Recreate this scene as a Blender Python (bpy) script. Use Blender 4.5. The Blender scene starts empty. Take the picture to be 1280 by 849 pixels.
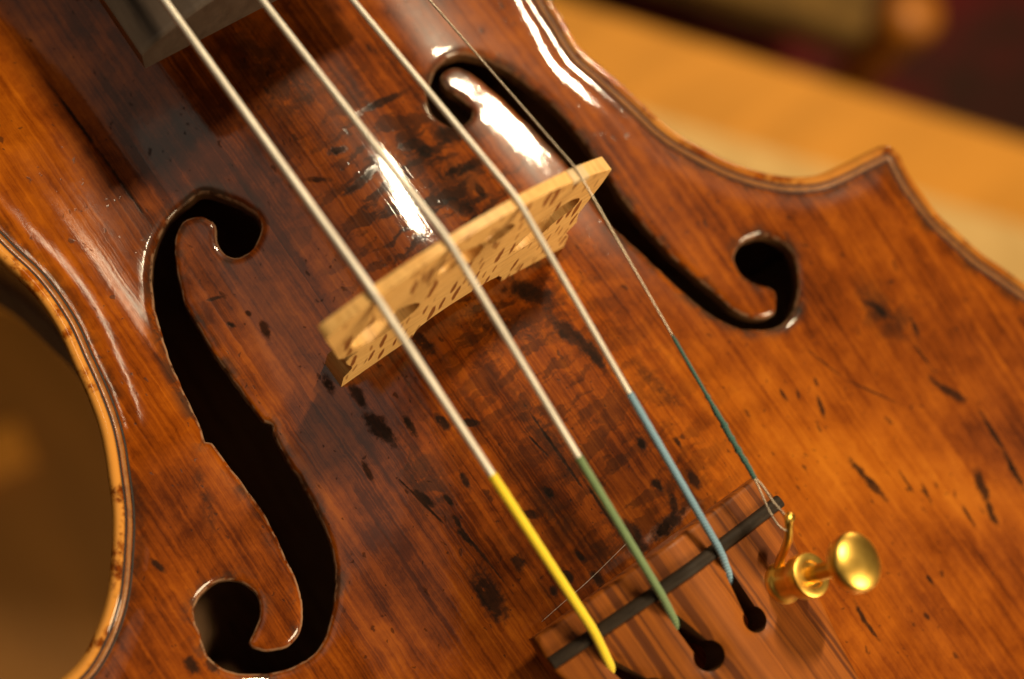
import bpy, math, random
import numpy as np
from mathutils import Vector, Matrix
from mathutils.geometry import delaunay_2d_cdt

random.seed(7)
rng = np.random.default_rng(7)
sc = bpy.context.scene
COL = sc.collection
MM = 0.001                      # everything below is written in millimetres

# ------------------------------------------------------------------ camera
cd = bpy.data.cameras.new("camera")
cam = bpy.data.objects.new("camera", cd)
COL.objects.link(cam)
cam.location = (-54.904 * MM, -34.835 * MM, 181.326 * MM)
cam.rotation_euler = (0.2829517, -0.1845855, -0.6280655)
cd.sensor_width = 36.0
cd.lens = 45.172
cd.clip_start = 0.01
cd.clip_end = 30.0
cd.dof.use_dof = True
cd.dof.focus_distance = 0.1865
cd.dof.aperture_fstop = 6.8
cd.dof.aperture_blades = 7
sc.camera = cam

# ------------------------------------------------------------------ room light
w = bpy.data.worlds.new("World")
sc.world = w
w.use_nodes = True
bg = w.node_tree.nodes["Background"]
bg.inputs[0].default_value = (1.0, 0.66, 0.38, 1)
bg.inputs[1].default_value = 0.018

def lamp(name, pos, target, size, power, color, shape='DISK', size_y=None):
    ld = bpy.data.lights.new(name, 'AREA')
    ld.shape = shape
    ld.size = size
    if size_y: ld.size_y = size_y
    ld.energy = power
    ld.color = color
    o = bpy.data.objects.new(name, ld)
    COL.objects.link(o)
    o.location = pos
    o.rotation_euler = (Vector(target) - Vector(pos)).to_track_quat('-Z', 'Y').to_euler()
    return o

lamp("ceiling_lamp", (0.56, 0.355, 1.06), (0, 0, 0), 0.032, 15.0, (1.0, 0.80, 0.52), 'RECTANGLE', 0.22)
lamp("desk_lamp", (0.30, -0.80, 0.50), (0, 0, 0), 0.40, 9.5, (1.0, 0.78, 0.48))
lamp("soft_fill", (-0.47, 0.27, 0.99), (0, 0, 0), 0.55, .22, (1.0, 0.84, 0.64))  # unseen fill, added to give the grey sheen
lamp("wide_fill", (-0.56, 0.32, 1.15), (0, 0, 0), 1.10, .75, (1.0, 0.82, 0.60))  # wider fill added to soften the reflected edge of the smaller one
lamp("table_fill", (0.62, 0.22, -0.02), (0.45, 0.05, -0.60), 0.12, 2.7, (1.0, 0.72, 0.40))  # fill added to brighten the background table, no known source there

vs = sc.view_settings
sc.display_settings.display_device = 'sRGB'
vs.view_transform = 'Standard'
vs.look = 'None'
vs.exposure = 0.0
vs.gamma = 1.0
sc.cycles.use_denoising = True
sc.cycles.max_bounces = 8
sc.cycles.sample_clamp_indirect = 4.0

# ------------------------------------------------------------------ node helpers
class Mat:
    def __init__(self, name):
        self.m = bpy.data.materials.new(name)
        self.m.use_nodes = True
        self.t = self.m.node_tree
        self.b = self.t.nodes["Principled BSDF"]
    def new(self, typ, **kw):
        n = self.t.nodes.new(typ)
        for k, v in kw.items(): setattr(n, k, v)
        return n
    def put(self, sock, v):
        if isinstance(v, bpy.types.NodeSocket): self.t.links.new(v, sock)
        elif v is not None:
            if sock.type == 'RGBA' and len(v) == 3: v = (*v, 1)
            sock.default_value = v
    def math(self, op, a, b=None, c=None, clamp=False):
        n = self.new('ShaderNodeMath', operation=op, use_clamp=clamp)
        for i, v in enumerate((a, b, c)):
            if v is not None: self.put(n.inputs[i], v)
        return n.outputs[0]
    def vmath(self, op, a, b=None):
        n = self.new('ShaderNodeVectorMath', operation=op)
        self.put(n.inputs[0], a)
        if b is not None: self.put(n.inputs[1], b)
        return n.outputs['Value'] if op in ('LENGTH', 'DOT_PRODUCT', 'DISTANCE') else n.outputs[0]
    def scale(self, v, s):
        return self.vmath('MULTIPLY', v, (s, s, s) if not isinstance(s, tuple) else s)
    def coord(self):
        return self.scale(self.new('ShaderNodeTexCoord').outputs['Object'], 1000.0)
    def noise(self, v, scale, detail=3, rough=0.5, dist=0.0, color=False):
        n = self.new('ShaderNodeTexNoise')
        self.put(n.inputs['Vector'], v)
        n.inputs['Scale'].default_value = scale
        n.inputs['Detail'].default_value = detail
        n.inputs['Roughness'].default_value = rough
        n.inputs['Distortion'].default_value = dist
        return n.outputs['Color' if color else 'Fac']
    def voronoi(self, v, scale, out='Distance', feature='F1'):
        n = self.new('ShaderNodeTexVoronoi', feature=feature)
        self.put(n.inputs['Vector'], v)
        n.inputs['Scale'].default_value = scale
        return n
    def ss(self, v, lo, hi):            # smooth step, lo may exceed hi
        n = self.new('ShaderNodeMapRange', interpolation_type='SMOOTHSTEP')
        self.put(n.inputs['Value'], v)
        if lo < hi:
            a = (lo, hi, 0.0, 1.0)
        else:
            a = (hi, lo, 1.0, 0.0)
        for i in range(4): n.inputs[i + 1].default_value = a[i]
        return n.outputs['Result']
    def ramp(self, v, stops):
        n = self.new('ShaderNodeValToRGB')
        e = n.color_ramp.elements
        while len(e) < len(stops): e.new(0.5)
        for k, (p, c) in enumerate(stops):
            e[k].position = p
            e[k].color = (*c, 1)
        self.put(n.inputs[0], v)
        return n.outputs[0]
    def mix(self, f, a, b, mode='MIX'):
        n = self.new('ShaderNodeMix', data_type='RGBA', blend_type=mode)
        self.put(n.inputs['Factor'], f)
        self.put(n.inputs[6], a); self.put(n.inputs[7], b)
        return n.outputs[2]
    def attr(self, name):
        return self.new('ShaderNodeAttribute', attribute_name=name).outputs['Fac']
    def bump(self, h, strength, dist_mm, normal=None):
        n = self.new('ShaderNodeBump')
        n.inputs['Strength'].default_value = strength
        n.inputs['Distance'].default_value = dist_mm * MM
        self.put(n.inputs['Height'], h)
        if normal is not None: self.put(n.inputs['Normal'], normal)
        return n.outputs[0]
    def set(self, **kw):
        for k, v in kw.items():
            self.put(self.b.inputs[k.replace('_', ' ')], v)
        return self.m

# ------------------------------------------------------------------ object helpers
def link(name, verts, faces, mat=None, parent=None, smooth=True, face_mats=None):
    me = bpy.data.meshes.new(name)
    me.from_pydata([tuple(c * MM for c in v) for v in verts], [], [tuple(int(i) for i in f) for f in faces])
    mats = mat if isinstance(mat, (list, tuple)) else [mat]
    for m in mats: me.materials.append(m)
    if face_mats is not None: me.polygons.foreach_set('material_index', np.asarray(face_mats, dtype=np.int32))
    if smooth: me.polygons.foreach_set('use_smooth', [True] * len(me.polygons))
    me.update()
    o = bpy.data.objects.new(name, me)
    COL.objects.link(o)
    if parent is not None: o.parent = parent
    return o
def tag(o, label, cat=None, group=None, kind=None):
    if label: o['label'] = label
    if cat: o['category'] = cat
    if group: o['group'] = group
    if kind: o['kind'] = kind
    return o
def empty(name, loc=(0, 0, 0)):
    o = bpy.data.objects.new(name, None)
    o.empty_display_size = 0.01
    COL.objects.link(o)
    o.location = [c * MM for c in loc]
    return o
def sharp(o, deg=35):
    o.data.set_sharp_from_angle(angle=math.radians(deg))
    return o
def bevel(o, mm, seg=2, deg=35):
    m = o.modifiers.new('bevel', 'BEVEL')
    m.width = mm * MM; m.segments = seg; m.limit_method = 'ANGLE'; m.angle_limit = math.radians(deg)
    m.harden_normals = False
    return o
def catmull(pts, step, closed=False):
    P = np.asarray(pts, float)
    out = []
    n = len(P)
    for i in range(n if closed else n - 1):
        p1, p2 = P[i], P[(i + 1) % n]
        p0 = P[i - 1] if (closed or i > 0) else 2 * p1 - p2
        p3 = P[(i + 2) % n] if (closed or i + 2 < n) else 2 * p2 - p1
        m = max(1, int(np.linalg.norm(p2 - p1) / step + 0.5))
        # centripetal parametrisation keeps tight corners from looping
        d1 = max(np.linalg.norm(p1 - p0), 1e-6) ** .5; d2 = max(np.linalg.norm(p2 - p1), 1e-6) ** .5; d3 = max(np.linalg.norm(p3 - p2), 1e-6) ** .5
        t1 = d1; t2 = d1 + d2; t3 = t2 + d3
        for k in range(m):
            t = t1 + (t2 - t1) * k / m
            a1 = (t1 - t) / t1 * p0 + t / t1 * p1
            a2 = (t2 - t) / (t2 - t1) * p1 + (t - t1) / (t2 - t1) * p2
            a3 = (t3 - t) / (t3 - t2) * p2 + (t - t2) / (t3 - t2) * p3
            b1 = (t2 - t) / t2 * a1 + t / t2 * a2
            b2 = (t3 - t) / (t3 - t1) * a2 + (t - t1) / (t3 - t1) * a3
            out.append((t2 - t) / (t2 - t1) * b1 + (t - t1) / (t2 - t1) * b2)
    if not closed: out.append(P[-1])
    return np.array(out)
def inside(P, poly):
    r = np.zeros(len(P), bool)
    x, y = P[:, 0], P[:, 1]
    x1, y1 = poly[:, 0], poly[:, 1]
    x2, y2 = np.roll(x1, -1), np.roll(y1, -1)
    for a, b, c, d in zip(x1, y1, x2, y2):
        if b == d: continue
        m = (b > y) != (d > y)
        r ^= m & (x < (c - a) * (y - b) / (d - b) + a)
    return r
def dist_poly(P, poly, closed=True):
    A = poly; B = np.roll(poly, -1, 0)
    if not closed: A, B = A[:-1], B[:-1]
    AB = B - A; L = np.maximum((AB ** 2).sum(1), 1e-12)
    out = np.empty(len(P))
    for s in range(0, len(P), 2000):
        Q = P[s:s + 2000, None, :] - A[None]
        t = np.clip((Q * AB[None]).sum(2) / L, 0, 1)
        out[s:s + 2000] = np.sqrt(((Q - t[..., None] * AB[None]) ** 2).sum(2).min(1))
    return out
def offset(poly, d, closed=True):
    """points of the loop pushed to its left by d, those that come too close to it dropped"""
    T = np.roll(poly, -1, 0) - np.roll(poly, 1, 0)
    T /= np.maximum(np.linalg.norm(T, axis=1), 1e-9)[:, None]
    Q = poly + np.stack([-T[:, 1], T[:, 0]], 1) * d
    return Q[dist_poly(Q, poly) > abs(d) * 0.97]
def ccw(poly):
    a = np.sum(poly[:, 0] * np.roll(poly[:, 1], -1) - np.roll(poly[:, 0], -1) * poly[:, 1])
    return poly if a > 0 else poly[::-1]
def triangulate(loops, extra):
    """loops[0] is the outline, the others are holes; returns points, triangles inside"""
    V = []; E = []
    for lp in loops:
        s = len(V); n = len(lp)
        V += [tuple(p) for p in lp]
        E += [(s + i, s + (i + 1) % n) for i in range(n)]
    V += [tuple(p) for p in extra]
    res = delaunay_2d_cdt([Vector(p) for p in V], E, [], 0, 1e-5)
    P = np.array([tuple(p) for p in res[0]]); F = np.array([f for f in res[2] if len(f) == 3])
    C = P[F].mean(1)
    k = inside(C, loops[0])
    for h in loops[1:]: k &= ~inside(C, h)
    F = F[k]
    a = P[F]
    ar = (a[:, 1, 0] - a[:, 0, 0]) * (a[:, 2, 1] - a[:, 0, 1]) - (a[:, 2, 0] - a[:, 0, 0]) * (a[:, 1, 1] - a[:, 0, 1])
    F[ar < 0] = F[ar < 0][:, ::-1]
    used = np.unique(F); m = -np.ones(len(P), int); m[used] = np.arange(len(used))
    return P[used], m[F]
def plate(P, F, top, bot):
    """closed body from a flat triangulation: top and bottom vertex arrays; returns verts, faces, number of faces on top"""
    n = len(P)
    e = np.concatenate([F[:, [0, 1]], F[:, [1, 2]], F[:, [2, 0]]])
    key = np.sort(e, 1); key = key[:, 0].astype(np.int64) * n + key[:, 1]
    u, idx, cnt = np.unique(key, return_index=True, return_counts=True)
    be = e[idx[cnt == 1]]
    verts = np.concatenate([top, bot])
    faces = [tuple(f) for f in F] + [tuple(f) for f in (F[:, ::-1] + n)] + [(b, a, a + n, b + n) for a, b in be]
    return verts, faces, len(F), len(be)
def tube(path, rad, nseg=10, cap=True, flat=1.0):
    P = np.asarray(path, float); n = len(P)
    R = np.full(n, rad) if np.isscalar(rad) else np.asarray(rad, float)
    T = np.gradient(P, axis=0); T /= np.linalg.norm(T, axis=1)[:, None]
    up = np.array([0, 0, 1.0]) if abs(T[0][2]) < .9 else np.array([1.0, 0, 0])
    a = np.cross(T[0], up); a /= np.linalg.norm(a)
    V = []; F = []
    ang = np.arange(nseg) / nseg * 2 * math.pi
    for i in range(n):
        a = a - T[i] * a.dot(T[i]); a /= np.linalg.norm(a)
        b = np.cross(T[i], a)
        V += [P[i] + R[i] * (math.cos(t) * a + flat * math.sin(t) * b) for t in ang]
    for i in range(n - 1):
        for k in range(nseg):
            F.append((i * nseg + k, i * nseg + (k + 1) % nseg, (i + 1) * nseg + (k + 1) % nseg, (i + 1) * nseg + k))
    if cap:
        F.append(tuple(range(nseg - 1, -1, -1))); F.append(tuple((n - 1) * nseg + k for k in range(nseg)))
    return V, F
def lathe(prof, c, nseg=40):
    V = []; F = []
    for r, z in prof:
        for k in range(nseg):
            t = 2 * math.pi * k / nseg
            V.append((c[0] + r * math.cos(t), c[1] + r * math.sin(t), c[2] + z))
    m = len(prof)
    for i in range(m - 1):
        for k in range(nseg):
            F.append((i * nseg + k, i * nseg + (k + 1) % nseg, (i + 1) * nseg + (k + 1) % nseg, (i + 1) * nseg + k))
    F.append(tuple(range(nseg - 1, -1, -1))); F.append(tuple((m - 1) * nseg + k for k in range(nseg)))
    return V, F
def box(x0, x1, y0, y1, z0, z1):
    V = [(x, y, z) for z in (z0, z1) for y in (y0, y1) for x in (x0, x1)]
    F = [(0, 2, 3, 1), (4, 5, 7, 6), (0, 1, 5, 4), (2, 6, 7, 3), (0, 4, 6, 2), (1, 3, 7, 5)]
    return V, F

# traced shapes of this violin, in millimetres on its own top
FB = [(-39.81,-5.98),(-39.71,-8.95),(-39.62,-12.34),(-40.15,-16.67),(-40.68,-19.74),(-40.96,-22.01),(-41.69,-24.36),(-42.50,-26.11),(-43.64,-27.74),(-45.12,-28.99),(-47.04,-29.38),(-49.17,-28.67),(-50.64,-27.44),(-51.36,-26.00),(-49.91,-24.90),(-48.35,-23.90),(-47.31,-22.48),(-46.92,-20.60),(-47.45,-18.49),(-48.48,-17.25),(-50.16,-16.37),(-52.46,-16.40),(-54.34,-17.37),(-55.56,-18.90),(-55.96,-20.73),(-56.36,-22.16),(-56.70,-24.09),(-56.20,-26.21),(-54.78,-28.21),(-52.88,-29.76),(-50.53,-31.17),(-48.28,-31.97),(-45.91,-32.32),(-43.91,-32.14),(-42.01,-31.19),(-40.14,-29.68),(-38.32,-27.84),(-36.68,-25.58),(-35.25,-23.01),(-34.24,-20.25),(-33.67,-17.44),(-33.26,-14.35),(-32.97,-11.30),(-32.87,-8.23),(-32.65,-5.38),(-32.24,-2.65),(-31.75,-1.48),(-32.44,-0.08),(-32.62,3.64),(-32.76,8.65),(-32.86,12.34),(-32.67,15.43),(-32.49,18.54),(-32.10,21.54),(-30.95,24.69),(-29.74,27.52),(-28.74,29.45),(-27.79,30.65),(-26.54,31.64),(-25.21,32.10),(-24.00,31.91),(-22.86,31.15),(-22.12,29.89),(-22.03,28.38),(-22.85,26.88),(-23.30,25.41),(-23.07,24.02),(-22.04,22.78),(-20.91,22.36),(-19.26,22.52),(-17.66,23.47),(-16.62,24.64),(-16.40,26.29),(-16.93,28.08),(-17.79,29.81),(-18.96,31.72),(-20.08,33.28),(-21.22,34.16),(-22.95,34.11),(-25.09,33.84),(-27.06,33.36),(-28.89,32.41),(-30.61,31.06),(-32.13,29.57),(-33.53,27.72),(-34.79,25.66),(-36.17,22.67),(-37.10,19.72),(-38.25,15.92),(-39.06,12.25),(-39.55,9.12),(-39.97,5.99),(-40.44,3.05),(-40.88,1.51),(-40.28,1.00),(-40.12,-0.63),(-40.06,-3.03)]
FT = [(19.78,31.48),(17.79,29.72),(16.81,27.29),(16.91,24.97),(18.21,23.35),(20.46,22.95),(22.40,23.33),(23.25,24.37),(23.14,26.14),(22.44,28.11),(21.78,29.93),(22.00,31.48),(23.33,32.31),(25.11,32.29),(26.52,30.85),(27.35,29.07),(28.24,26.00),(28.97,22.71),(29.55,19.23),(30.12,15.81),(30.67,12.34),(31.08,9.30),(31.18,5.32),(31.00,0.41),(31.29,-4.29),(31.89,-7.25),(32.55,-9.67),(33.30,-14.07),(34.55,-19.47),(35.57,-23.12),(37.27,-26.84),(38.50,-28.53),(39.89,-29.92),(43.08,-31.80),(45.80,-32.69),(48.40,-32.11),(51.47,-29.80),(53.12,-27.64),(54.14,-25.33),(54.31,-23.08),(53.59,-20.88),(52.23,-19.23),(50.29,-18.38),(48.11,-18.10),(46.17,-18.76),(45.04,-20.27),(44.94,-22.57),(46.13,-24.90),(47.59,-26.43),(48.14,-27.56),(47.38,-29.12),(46.03,-30.32),(44.24,-30.32),(42.19,-29.06),(40.23,-26.59),(39.47,-24.08),(38.78,-21.60),(37.54,-17.33),(36.69,-13.77),(36.10,-9.23),(35.60,-5.22),(35.41,-1.23),(35.61,0.91),(35.79,3.54),(35.81,8.08),(35.62,12.78),(35.16,18.02),(33.92,22.64),(32.56,26.86),(30.86,30.16),(29.44,32.25),(27.70,33.67),(25.26,34.10),(22.58,33.53)]
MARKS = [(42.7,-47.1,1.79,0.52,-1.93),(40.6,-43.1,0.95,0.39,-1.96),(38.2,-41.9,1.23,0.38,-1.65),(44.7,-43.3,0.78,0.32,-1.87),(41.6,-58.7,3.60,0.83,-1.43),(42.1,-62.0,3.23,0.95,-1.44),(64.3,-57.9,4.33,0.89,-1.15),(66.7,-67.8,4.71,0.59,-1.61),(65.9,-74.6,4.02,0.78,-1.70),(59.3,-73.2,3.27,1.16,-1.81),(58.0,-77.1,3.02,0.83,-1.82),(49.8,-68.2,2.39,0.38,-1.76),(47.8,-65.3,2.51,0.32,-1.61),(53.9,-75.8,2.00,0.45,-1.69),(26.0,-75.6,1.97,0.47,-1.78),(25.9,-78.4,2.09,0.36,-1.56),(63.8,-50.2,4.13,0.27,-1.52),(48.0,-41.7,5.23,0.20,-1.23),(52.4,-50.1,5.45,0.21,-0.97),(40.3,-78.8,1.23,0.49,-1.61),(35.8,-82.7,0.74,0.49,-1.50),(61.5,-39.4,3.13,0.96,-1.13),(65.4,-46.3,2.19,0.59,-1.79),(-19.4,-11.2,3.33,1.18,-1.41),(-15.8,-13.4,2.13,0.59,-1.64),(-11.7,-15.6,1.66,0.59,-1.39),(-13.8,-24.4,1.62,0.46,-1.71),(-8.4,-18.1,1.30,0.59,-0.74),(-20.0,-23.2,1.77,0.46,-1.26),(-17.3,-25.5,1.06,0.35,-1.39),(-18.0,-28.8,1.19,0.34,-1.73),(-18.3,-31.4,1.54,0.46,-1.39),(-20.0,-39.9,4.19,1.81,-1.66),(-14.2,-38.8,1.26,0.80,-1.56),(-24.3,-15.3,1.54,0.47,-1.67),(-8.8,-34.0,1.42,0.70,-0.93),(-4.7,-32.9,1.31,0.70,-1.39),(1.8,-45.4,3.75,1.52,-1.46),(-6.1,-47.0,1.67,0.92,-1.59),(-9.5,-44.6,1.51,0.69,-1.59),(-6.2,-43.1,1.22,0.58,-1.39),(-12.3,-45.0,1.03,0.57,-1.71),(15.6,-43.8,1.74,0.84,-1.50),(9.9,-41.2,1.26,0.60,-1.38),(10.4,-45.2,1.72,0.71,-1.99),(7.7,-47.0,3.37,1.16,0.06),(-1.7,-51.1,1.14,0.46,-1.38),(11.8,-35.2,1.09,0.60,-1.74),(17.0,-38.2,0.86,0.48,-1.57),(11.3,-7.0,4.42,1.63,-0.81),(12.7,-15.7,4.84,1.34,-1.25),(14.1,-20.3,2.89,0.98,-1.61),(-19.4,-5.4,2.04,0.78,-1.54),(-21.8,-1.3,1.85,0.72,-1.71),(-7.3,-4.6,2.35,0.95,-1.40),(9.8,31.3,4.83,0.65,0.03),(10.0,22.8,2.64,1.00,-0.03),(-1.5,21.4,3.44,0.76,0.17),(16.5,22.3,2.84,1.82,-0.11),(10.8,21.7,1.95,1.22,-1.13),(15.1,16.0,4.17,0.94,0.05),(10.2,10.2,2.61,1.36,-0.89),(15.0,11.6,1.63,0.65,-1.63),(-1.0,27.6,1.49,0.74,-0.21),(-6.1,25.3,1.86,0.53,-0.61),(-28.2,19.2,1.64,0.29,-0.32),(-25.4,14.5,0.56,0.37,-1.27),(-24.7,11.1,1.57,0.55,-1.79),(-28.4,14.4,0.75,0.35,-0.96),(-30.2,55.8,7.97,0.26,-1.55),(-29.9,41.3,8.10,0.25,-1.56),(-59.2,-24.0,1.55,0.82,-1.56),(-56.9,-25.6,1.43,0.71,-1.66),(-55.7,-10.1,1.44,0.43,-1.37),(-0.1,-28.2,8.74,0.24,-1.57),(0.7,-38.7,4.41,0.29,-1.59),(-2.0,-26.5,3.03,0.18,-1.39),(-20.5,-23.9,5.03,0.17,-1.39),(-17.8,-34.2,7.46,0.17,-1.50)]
SOFT = [(-5.8,-36.4,5.94,2.61,-1.39),(-1.9,-45.3,4.93,2.72,-0.61),(20.0,-28.9,6.26,1.48,-1.38),(4.2,-9.1,11.27,3.69,-0.70),(10.4,16.3,9.65,4.31,-0.88),(-2.2,43.8,11.12,6.91,-1.27),(-8.9,13.5,4.51,1.10,-1.57),(-18.5,-21.1,8.26,3.49,-1.53),(12.7,-45.9,5.48,1.87,-1.03),(62.3,-40.7,7.99,3.99,-1.44),(-45.4,-5.2,7.86,1.14,-1.90),(-0.0,-25.4,10.15,2.36,-1.59)]  # dirt smudges, with G-string shadow, fingerboard shadow and a sheen painted in
LE = [(-50.92, 38.81), (-49.77, 33.64), (-49.53, 26.85), (-50.46, 20.16), (-51.42, 14.15), (-52.65, 9.27), (-55.06, 3.46), (-57.19, -0.92), (-60.24, -5.53), (-63.41, -9.56), (-67.05, -12.68), (-70.84, -14.82), (-74.08, -15.5)]
RE = [(46.18, 33.55), (45.8, 29.12), (45.26, 23.57), (46.3, 18.85), (47.44, 14.14), (48.4, 9.19), (49.11, 5.59), (50.04, 2.84), (51.95, -1.0), (54.8, -5.93), (58.32, -10.2), (61.63, -13.14), (66.07, -15.58), (70.53, -16.5), (75.38, -17.03), (80.14, -17.76), (80.95, -18.41), (81.65, -20.01), (81.11, -23.06), (80.72, -26.25), (80.79, -28.47), (81.15, -33.03), (82.26, -36.97), (83.82, -42.15), (85.91, -46.77), (87.56, -50.66)]

# ------------------------------------------------------------------ shape of the arched top (mm, origin under the bridge)
def smooth_table(xs, ys, lo, hi, step, sig):
    g = np.arange(lo, hi + step, step)
    v = np.interp(g, xs, ys)
    n = max(1, int(4 * sig / step))
    k = np.exp(-0.5 * (np.arange(-n, n + 1) * step / sig) ** 2); k /= k.sum()
    return g, np.convolve(np.pad(v, n, mode='edge'), k, 'valid')
AY, AV = smooth_table([-160,-150,-130,-110,-95,-80,-65,-50,-35,-20,-8,5,20,33,45,60,80,100,120,145,170,185,195],
    [40,60,90,102,105,103,97,90,80,68,58.5,52,48.5,48,49.5,53,64,79,83,78,60,40,25], -170, 205, 1, 5)
HU, HV = smooth_table([0,.05,.1,.2,.3,.4,.48,.53,.58,.63,.7,.8,.88,1,1.6], [0,-.08,-.30,-1.15,-2.5,-4.2,-5.5,-6.03,-6.24,-6.24,-6.02,-5.42,-4.75,-4.0,-4.0], 0, 1.6, .01, .02)
HV = HV - HV[0]
DY, DV = smooth_table([-160,-110,-60,-35,-20,10,50,80,120,195], [1.7,1.6,1.3,1.1,1,1,1,1.15,1.4,1.6], -170, 205, 1, 8)
def ztop(x, y):
    x = np.asarray(x, float); y = np.asarray(y, float)
    xs = x + 3.2 * np.clip((x - 8) / 12, 0, 1) * np.clip((44 - x) / 12, 0, 1)      # the treble side falls a little sooner
    u = np.abs(xs) / np.interp(y, AY, AV)
    z0 = 0.1 - 0.0007 * (y - 14) ** 2 * (1 - .85 * np.clip((u - .15) / .3, 0, 1) * np.exp(-((y - 14) / 45) ** 4)) / (1 + ((y - 14) / 60) ** 2) ** .5
    lift = .0017 * np.clip(y - 20, 0, 34) ** 2 * np.clip((-x - 30) / 7, 0, 1) * np.exp(-(np.clip(y - 54, 0, None) / 12) ** 2)   # hollow of the left waist
    t = np.clip(-x - 36, 0, None)
    lift = lift + .2 * np.where(t < 7, t * t / 14, t - 3.5) * np.clip((y + 14) / 22, 0, 1) * np.clip((80 - y) / 15, 0, 1)
    return z0 + lift + np.interp(y, DY, DV) * np.interp(u, HU, HV)
ED = np.array([0, .2, .5, .9, 1.3, 1.75, 2.4, 3.2, 4.2, 5.2, 6.5, 10])
EV = np.array([-1.3, -.7, -.28, -.04, -.04, -.25, -.5, -.62, -.45, -.15, 0, 0])
def zfull(x, y, de):
    return ztop(x, y) + np.interp(de, ED, EV)

RIGHT = [(0,196),(10,195.5),(28,192.5),(45,185),(60,172),(72,155),(79,138),(81,120),(79,105),(75,90),(72.4,78),(71.9,71.6),(71.0,69.6),(69,68.2),(64,65.8),(58,61),(53,54.4),(49.6,47.5),(47.6,40.5)] + RE + [(94,-65),(99.5,-80),(101.5,-95),(99.5,-112),(93,-128),(80,-143),(60,-153.5),(35,-159)]
LEFT = [(0,-161),(-35,-159),(-60,-153.5),(-80,-143),(-94,-128),(-101,-112),(-103,-95),(-101,-80),(-96,-65),(-90,-51),(-87,-43),(-85,-36),(-84.3,-30),(-84.2,-26),(-84.6,-22),(-85,-19),(-84.5,-17.6),(-83.3,-16.7),(-79,-16)] + LE[::-1] + [(-52.8,47.5),(-56,54.4),(-61,61),(-66,65.8),(-71,68.2),(-73,69.6),(-73.9,71.6),(-74.4,78),(-77,90),(-81,105),(-83,120),(-80,138),(-72,155),(-60,172),(-45,185),(-28,192.5),(-10,195.5)]
OUT = ccw(catmull([p[:2] for p in RIGHT + LEFT], 0.7, True))
def ragged(lp, amp):
    """old knife-cut edge: small irregular nicks along the loop"""
    n = len(lp)
    T = np.roll(lp, -1, 0) - np.roll(lp, 1, 0); T /= np.linalg.norm(T, axis=1)[:, None]
    s = np.convolve(np.tile(rng.normal(0, 1, n), 3), np.ones(4) / 2, 'same')[n:2 * n] * amp
    return lp + np.stack([-T[:, 1], T[:, 0]], 1) * s[:, None]
HOLE_B = ragged(ccw(catmull(FB, 0.4, True)), .045)
HOLE_T = ragged(ccw(catmull(FT, 0.4, True)), .045)

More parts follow.
